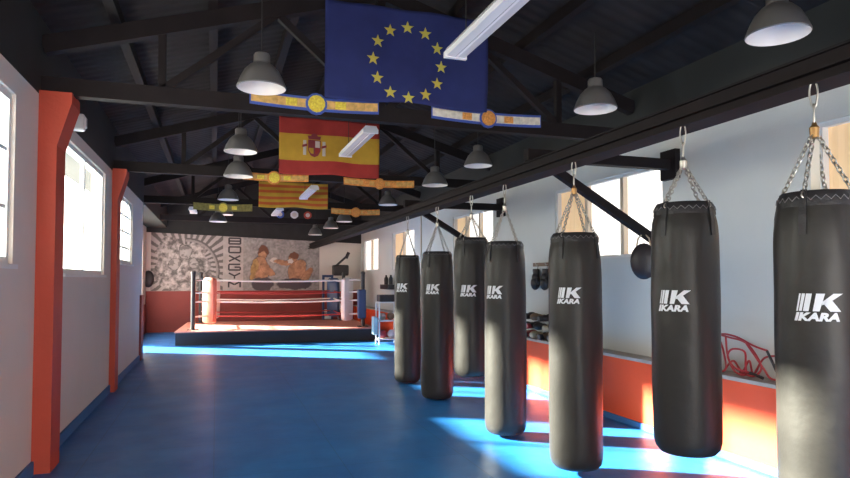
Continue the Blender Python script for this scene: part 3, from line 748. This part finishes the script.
def paint(x, y):
    """x 0..4.72 m, y 0..1.66 m"""
    nz = fbm(x * 7, y * 7)
    if x < 1.92:     # grey sunburst with a boxer
        cx, cy = 0.95, 0.72
        a = math.atan2(y - cy, x - cx); r = math.hypot(x - cx, (y - cy))
        g = 0.44 if math.sin(a * 34) > -0.1 else 0.10
        wx = x + 0.16 * (fbm(x * 5, y * 5 + 40) - 0.5); wy = y + 0.16 * (fbm(x * 5 + 30, y * 5) - 0.5)
        body = min(inel(wx, wy, 0.85, 0.55, 0.78, 0.62), inel(wx, wy, 0.55, 1.1, 0.42, 0.42), inel(wx, wy, 1.1, 0.95, 0.35, 0.45))
        if body < 1:
            n1 = fbm(x * 8 + 3, y * 8); n2 = fbm(x * 15 + 3, y * 15 + 7)
            g = 0.08 + 0.16 * (n1 > 0.42) + 0.20 * (n1 > 0.58) + 0.12 * (n2 > 0.55)
        q = inel(x, y, 0.98, 0.55, 0.88, 0.98)
        if 0.93 < q < 0.98 and x > 0.9: g = 0.09
        elif 0.87 < q <= 0.93 and x > 0.9: g = 0.30
        for (ex, ey, rx, ry, ro) in ((0.92, 1.10, 0.17, 0.20, 0.2), (1.15, 0.78, 0.15, 0.14, 0), (0.62, 0.78, 0.16, 0.15, 0.4)):
            q = inel(wx, wy, ex, ey, rx, ry, ro)
            if q < 1: g = 0.16 + 0.26 * (fbm(x * 9 + ex * 7, y * 9) > 0.45) * (1.1 - 0.4 * q)
            elif q < 1.12: g = 0.06
        g = 0.05 + g * 0.85; return (g * 1.08, g * 0.90, g * 0.87)
    base = 0.30 + 0.20 * nz
    if x < 2.50: return (base * 1.15, base * 0.98, base * 0.93)
    x += 0.10 * (fbm(x * 6, y * 6 + 40) - 0.5); y += 0.10 * (fbm(x * 6 + 30, y * 6) - 0.5)
    c = (0.15 + 0.22 * fbm(x * 9, y * 9) + 0.14 * noise(x * 22, y * 22),) * 3
    c = (c[0], c[0] * 0.90, c[0] * 0.86)
    skin = lambda k: (0.46 * k, 0.23 * k, 0.13 * k)
    L_ = [((3.05, 1.12, 0.15, 0.20, 0), 'hair'), ((3.03, 1.02, 0.12, 0.15, 0), 'skin'), ((2.98, 0.62, 0.26, 0.36, 0.1), 'skin'), ((2.80, 0.62, 0.10, 0.32, -0.2), 'gold'),
          ((3.38, 0.88, 0.09, 0.09, 0), 'white'), ((3.18, 0.60, 0.10, 0.26, 0.9), 'skin'), ((3.05, 0.18, 0.30, 0.20, 0), 'dark'),
          ((3.92, 0.96, 0.12, 0.14, 0), 'skin'), ((3.96, 1.04, 0.14, 0.10, 0), 'hair'), ((4.06, 0.58, 0.24, 0.36, -0.5), 'skin'), ((3.66, 0.82, 0.28, 0.08, -0.15), 'skin'), ((4.34, 0.42, 0.10, 0.30, -0.6), 'skin'), ((3.84, 0.86, 0.08, 0.07, 0), 'white'), ((3.98, 0.18, 0.50, 0.16, 0), 'dark')]
    for e_, kd in L_:
        q = inel(x, y, *e_)
        if q < 1:
            k = 0.45 + 1.0 * fbm(x * 10, y * 10)
            c = {'hair': (0.18, 0.07, 0.04), 'skin': skin(k), 'gold': (0.45 * k, 0.26 * k, 0.10 * k), 'white': (0.62, 0.55, 0.50), 'dark': (0.09, 0.07, 0.08)}[kd]
        elif q < 1.07: c = tuple(v * 0.55 for v in c)
    return tuple(v * 1.0 for v in c)
nx, nz_ = 300, 106
vs = [(MWd * i / nx, 0, MHt * j / nz_) for j in range(nz_ + 1) for i in range(nx + 1)]
fs = [(j * (nx + 1) + i, j * (nx + 1) + i + 1, (j + 1) * (nx + 1) + i + 1, (j + 1) * (nx + 1) + i) for j in range(nz_) for i in range(nx)]
N0 = len(vs)
vs += [(0, 0.012, 0), (MWd, 0.012, 0), (MWd, 0.012, MHt), (0, 0.012, MHt)]
fs.append((N0, N0 + 3, N0 + 2, N0 + 1))
tm = thing('wall_mural', 'wide painted mural of boxers with grey sunburst on the back wall above the red wainscot', 'mural', (-1.74, Y1 - 0.014, 1.165))
me = bpy.data.meshes.new('painting'); me.from_pydata(vs, [], fs)
ca = me.color_attributes.new('paint', 'FLOAT_COLOR', 'POINT')
for i, v in enumerate(vs):
    c = paint(v[0], v[2]); ca.data[i].color = (c[0], c[1], c[2], 1)
mm = mat('mural_paint', (0.4, 0.4, 0.4), 0.8); nt = mm.node_tree
at = nt.nodes.new('ShaderNodeVertexColor'); at.layer_name = 'paint'; nt.links.new(at.outputs['Color'], nt.nodes['Principled BSDF'].inputs['Base Color'])
me.materials.append(mm)
mo = bpy.data.objects.new('painting', me); COL.objects.link(mo); mo.parent = tm
# vertical lettering painted in block capitals
def letter(ch, x, z, w_, h_):
    s = 0.046; mb = MB()
    def st(a, b, c, d): mb.beam((x + a * w_, -0.004, z + b * h_), (x + c * w_, -0.004, z + d * h_), 0.006, s, upv=(0.001, 0, 1) if abs(b - d) < 0.5 else (1, 0, 0.001))
    S_ = {'B': [(0, 0, 0, 1), (0, 1, 1, 1), (0, .5, 1, .5), (0, 0, 1, 0), (1, 0, 1, 1)], 'O': [(0, 0, 0, 1), (0, 1, 1, 1), (0, 0, 1, 0), (1, 0, 1, 1)],
          'X': [(0, 0, 1, 1), (0, 1, 1, 0)], 'G': [(0, 0, 0, 1), (0, 1, 1, 1), (0, 0, 1, 0), (1, 0, 1, .5), (.5, .5, 1, .5)],
          'Y': [(0, 1, .5, .5), (1, 1, .5, .5), (.5, .5, .5, 0)], 'M': [(0, 0, 0, 1), (0, 1, .5, .5), (.5, .5, 1, 1), (1, 0, 1, 1)]}[ch]
    for q in S_: st(*q)
    mb.build('letter', M['paint_black'], tm)
for k, ch in enumerate('BOXGYM'): letter(ch, 2.09, 1.36 - k * 0.254, 0.32, 0.165)

# ------------------------------------------------------------------ boxing gloves
def glove_parts(t, mt, cuff, s=1.0):
    """glove lying along +x, palm down, origin underneath"""
    b = MB(); b.ell((0.20 * s, 0, 0.065 * s), 0.095 * s, 0.068 * s, 0.062 * s, 16, 10); b.ell((0.13 * s, 0, 0.058 * s), 0.09 * s, 0.060 * s, 0.052 * s, 16, 10)
    b.build('mitt', M[mt], t, smooth=True)
    mt_ = Matrix.Rotation(0.35, 3, 'Z'); MB().ell((0.165 * s, 0.068 * s, 0.055 * s), 0.062 * s, 0.026 * s, 0.028 * s, 12, 8, mtx=mt_).build('thumb', M[mt], t, smooth=True)
    c = MB(); n = 16; o = [(0.0, 0.046), (0.02, 0.050), (0.07, 0.045), (0.09, 0.048)]
    vs = [(x * s, r * s * math.cos(2 * PI * k / n), 0.052 * s + r * 0.95 * s * math.sin(2 * PI * k / n)) for x, r in o for k in range(n)]
    fs = [(i * n + k, i * n + (k + 1) % n, (i + 1) * n + (k + 1) % n, (i + 1) * n + k) for i in range(3) for k in range(n)] + [tuple(range(n))[::-1], tuple(range(3 * n, 4 * n))]
    c.add(vs, fs).build('cuff', M[cuff], t, smooth=True)
gl = [(0, 7.02, 0.695, 0, 'leather_black', 'leather_tan', 'black glove with tan cuff, nearest of the bottom row on the ledge'),
      (0, 7.25, 0.695, 0, 'leather_brown', 'leather_black', 'brown boxing glove with black cuff, bottom row of the ledge pile'),
      (0, 7.48, 0.695, 0, 'leather_tan', 'leather_black', 'tan boxing glove with black cuff, bottom row of the ledge pile'),
      (0, 7.71, 0.695, 0, 'leather_red', 'leather_black', 'dark red glove with black cuff, bottom row of the ledge pile'),
      (0, 7.94, 0.695, 0, 'leather_red', 'leather_red', 'all-red boxing glove at the far end of the ledge pile'),
      (0, 7.13, 0.815, 0, 'leather_brown', 'leather_tan', 'brown glove with tan cuff, nearest of the second layer'),
      (0, 7.36, 0.815, 0, 'leather_black', 'leather_tan', 'black glove with tan cuff, second layer of the pile'),
      (0, 7.59, 0.815, 0, 'leather_black', 'leather_red', 'black glove with red cuff, second layer of the pile'),
      (0, 7.82, 0.815, 0, 'leather_black', 'leather_brown', 'black glove with brown cuff, far end of the second layer'),
      (0, 7.25, 0.935, 0, 'leather_black', 'leather_black', 'all-black glove on top of the pile, nearest the camera'),
      (0, 7.50, 0.935, 0, 'leather_brown', 'leather_brown', 'all-brown glove on top of the pile'),
      (0, 7.74, 0.935, 0, 'leather_black', 'leather_black', 'all-black glove on top of the pile, farthest')]
rr_ = random.Random(3)
for x, y, z, rz, a, b_, lb in gl:
    out = (int(z * 1000) + gl.index((x, y, z, rz, a, b_, lb))) % 2
    ang = math.radians((180 if out else 0) + rr_.uniform(-8, 8))
    t = thing('boxing_glove', lb, 'boxing glove', (4.255 if out else 4.01, y, z), ang, 'gloves piled on the ledge')
    glove_parts(t, a, b_, 0.84)
# pair hanging on the right wall
for y, lb in ((7.42, 'black boxing glove hanging on the right wall, right one of the pair'), (7.68, 'black boxing glove hanging on the right wall, left one of the pair')):
    t = thing('hanging_glove', lb, 'boxing glove', (XR - 0.002, y, 1.64), 0, 'glove pair hanging on the wall')
    t.rotation_euler = (0, math.radians(90), 0)
    t.rotation_euler = Matrix(((0, 0, -1), (0, -1, 0), (-1, 0, 0))).to_euler()
    glove_parts(t, 'leather_black', 'leather_black', 1.0)
    MB().tube([(0.005, 0, 0.03), (-0.06, 0, 0.012), (-0.09, 0, 0.0)], 0.004, 6).build('lace', M['cord'], t)
# wall hook bar
t = thing('hook_rail', 'small dark wooden hook rail on the right wall above the hanging gloves', 'hook rail', (XR, 7.55, 1.70))
MB().box(-0.02, 0, -0.28, 0.28, -0.025, 0.025).build('rail', M['leather_brown'], t)
for yy in (-0.13, 0.13):
    MB().tube([(-0.015, yy, 0), (-0.05, yy, -0.01), (-0.06, yy, 0.02)], 0.005, 6).build('hook', M['chrome'], t)
# punch mitt on the brace
t = thing('punch_mitt', 'black oval punch mitt hanging by its strap from the diagonal brace', 'punch mitt', (3.90, 4.98, 1.56), math.radians(-38))
MB().ell((0, 0, 0.11), 0.125, 0.05, 0.175, 20, 12).build('pad', M['leather_black'], t, smooth=True)
MB().ell((0, 0.04, 0.11), 0.085, 0.03, 0.12, 16, 10).build('hand_pocket', M['grey_plastic'], t, smooth=True)
MB().tube([(-0.07, 0, 0.22), (-0.05, 0, 0.33), (0.0, 0.0, 0.385), (0.05, 0, 0.33), (0.07, 0, 0.22)], 0.008, 8).build('strap', M['leather_tan'], t, smooth=True)

# ------------------------------------------------------------------ red skipping ropes tangled on the ledge
def catmull(P_, n=8):
    out = []; N = len(P_)
    for i in range(N - 1):
        p0, p1, p2, p3 = P_[max(i - 1, 0)], P_[i], P_[i + 1], P_[min(i + 2, N - 1)]
        for k in range(n):
            t_ = k / n
            out.append(tuple(0.5 * ((2 * p1[d]) + (-p0[d] + p2[d]) * t_ + (2 * p0[d] - 5 * p1[d] + 4 * p2[d] - p3[d]) * t_ ** 2 + (-p0[d] + 3 * p1[d] - 3 * p2[d] + p3[d]) * t_ ** 3) for d in range(3)))
    out.append(P_[-1]); return out
# y,z way points along the ledge (y decreases towards the camera)
ropes = [([(4.62, .72), (4.50, .90), (4.36, 1.00), (4.18, 1.00), (4.02, .96), (3.88, .80), (3.94, .71), (4.10, .72)], 4.16, 'low red skipping rope arching over the others on the ledge'),
         ([(4.45, .98), (4.38, .80), (4.28, .71), (4.20, .74), (4.24, .88), (4.30, 1.01), (4.10, 1.02), (3.92, .96), (3.80, .93)], 4.13, 'red skipping rope looping back at the left of the tangle'),
         ([(4.22, 1.00), (4.18, .84), (4.10, .73), (4.02, .71), (3.97, .80), (4.02, .90), (4.12, .91), (4.16, .84), (4.08, .76), (3.95, .74)], 4.11, 'red skipping rope with a closed loop in the middle of the tangle'),
         ([(4.72, .93), (4.58, .86), (4.52, .78), (4.60, .71), (4.68, .71)], 4.15, 'red skipping rope curl at the far left of the tangle'),
         ([(4.05, .96), (3.95, .88), (3.86, .78), (3.80, .71), (3.70, .71)], 4.18, 'red skipping rope slanting down at the right of the tangle'),
         ([(4.30, .71), (4.20, .80), (4.12, .72), (4.04, .82), (3.99, .72), (3.90, .86), (3.72, .88), (3.6, .80), (3.56, .71)], 4.20, 'red skipping rope zigzagging low against the wall')]
for P_, x, lb in ropes:
    y0_ = P_[0][0]
    t = thing('skipping_rope', lb, 'skipping rope', (x, y0_, 0.695), 0, 'red skipping ropes on the ledge')
    pts = catmull([(random.uniform(-0.025, 0.025), a - y0_, b - 0.695 + 0.003) for a, b in P_])
    MB().tube(pts, 0.0085, 7).build('cord', M['rope_plastic'], t, smooth=True)
    MB().tube([(0.0, P_[-1][0] - y0_, max(P_[-1][1] - 0.695, 0.014) + 0.003), (0.02, P_[-1][0] - y0_ - 0.11, 0.016)], [0.010, 0.013], 8).build('handle', M['leather_black'], t, smooth=True)

# ------------------------------------------------------------------ gear rack right of the ring
t = thing('gear_rack', 'white metal shelf rack with sports gear beside the ring right corner', 'rack', (3.56, 13.85, 0))
for x in (0, 0.44):
    for y in (0, 0.3):
        MB().box(x - 0.015, x + 0.015, y - 0.015, y + 0.015, 0, 0.95).build('upright', M['white_plastic'], t)
for z in (0.10, 0.52, 0.95):
    MB().box(-0.015, 0.455, -0.015, 0.315, z, z + 0.025).build('shelf', M['white_plastic'], t)
o = MB().box(-0.23, 0.23, -0.15, 0.15, 0, 0.16).build('gear_box', M['leather_black'], bevel=0.02); o.location = (3.80, 14.0, 0.976); tag(o, 'black gear box on top of the white rack', 'box')
for k, (x, y, z, r_, mt_, lb) in enumerate([(3.68, 13.98, 0.125, 0.10, 'leather_red', 'red medicine ball on the lowest rack shelf, left'), (3.89, 13.98, 0.125, 0.10, 'pad_white', 'pale medicine ball on the lowest rack shelf, right'),
        (3.67, 14.0, 0.545, 0.085, 'grey_plastic', 'grey ball on the middle rack shelf'), (3.87, 14.0, 0.545, 0.09, 'leather_brown', 'brown ball on the middle rack shelf')]):
    o = MB().ell((0, 0, r_), r_, r_, r_, 18, 12).build('medicine_ball', M[mt_], smooth=True); o.location = (x, y, z); tag(o, lb, 'ball', 'balls on the rack')
o = MB().box(-0.05, 0.05, -0.12, 0.12, -0.40, 0.01).build('towel', M['towel_blue'], bevel=0.02); o.location = (3.49, 14.0, 0.62); tag(o, 'pale blue towel hanging at the left side of the white rack', 'towel')
# wall shelf with two gloves
t = thing('wall_shelf', 'small black shelf on the right wall above the gear rack', 'shelf', (XR, 15.2, 1.24))
MB().box(-0.24, 0, -0.42, 0.42, 0, 0.12).build('shelf_box', M['leather_black'], t, bevel=0.008)
for y, lb in ((15.0, 'black bottle standing on the small wall shelf, right'), (15.45, 'black bottle standing on the small wall shelf, left')):
    o = MB().lathe([(0.05, 0), (0.055, 0.10), (0.05, 0.16), (0.025, 0.2), (0.025, 0.24)], 14).build('bottle', M['leather_black'], smooth=True); o.location = (4.15, y, 1.361); tag(o, lb, 'bottle', 'bottles on the wall shelf')
# conduit on the right wall
o = MB().tube([(XR - 0.015, 12.9, 0.72), (XR - 0.015, 12.9, 2.9)], 0.015, 8).build('wall_conduit', M['frame_tan']); tag(o, 'thin vertical conduit on the right wall left of a window', 'pipe')

# ------------------------------------------------------------------ treadmill behind the ring
t = thing('weight_machine', 'dark upright weight machine with a raised lever arm in the back right corner', 'machine', (3.30, 18.42, 0))
MB().box(-0.32, 0.50, -0.28, 0.28, 0.0, 0.08).build('base', M['leather_black'], t, bevel=0.01)
for x in (-0.28, -0.02):
    MB().box(x - 0.03, x + 0.03, -0.05, 0.05, 0.08, 1.55).build('upright', M['pad_blue'], t)
MB().box(-0.31, 0.01, -0.05, 0.05, 1.55, 1.62).build('top_bar', M['pad_blue'], t)
for k in range(5):
    MB().box(-0.24, -0.06, -0.09, 0.09, 0.12 + k * 0.10, 0.20 + k * 0.10).build('weight_plate', M['grey_plastic'] if k % 2 else M['white_plastic'], t)
MB().beam((0.0, 0.0, 1.45), (0.38, 0.0, 0.15), 0.05, 0.05).build('strut', M['white_plastic'], t)
MB().beam((-0.12, 0.0, 1.45), (0.22, 0.0, 0.15), 0.04, 0.04).build('strut', M['grey_plastic'], t)
MB().box(0.0, 0.46, -0.16, 0.16, 1.60, 1.92).build('head_block', M['leather_black'], t, bevel=0.04)
MB().beam((0.05, 0, 1.85), (0.46, 0, 2.22), 0.06, 0.06).build('lever_arm', M['leather_black'], t)
MB().tube([(0.40, 0, 2.12), (0.48, 0, 2.30)], 0.05, 10).build('lever_grip', M['leather_black'], t, smooth=True)
# punch pad on the recess wall and emergency light
t = thing('wall_pad', 'small dark oval strike pad at the left end of the mural', 'strike pad', (-1.79, Y1 - 0.0, 1.50), math.radians(-90))
MB().ell((0.09, 0, 0), 0.07, 0.15, 0.24, 16, 10).build('pad', M['leather_black'], t, smooth=True)
MB().box(0.0, 0.04, -0.06, 0.06, -0.1, 0.1).build('mount', M['dark_steel'], t)
t = thing('emergency_light', 'small white emergency light high on the left wall beside the near red pillar', 'light', (XL, 6.65, 3.0))
MB().box(0, 0.12, -0.05, 0.05, -0.08, 0.08).build('light_body', M['white_plastic'], t, bevel=0.02)
MB().box(0.12, 0.135, -0.035, 0.035, -0.05, 0.05).build('diffuser', M['lamp_glass'], t, bevel=0.008)
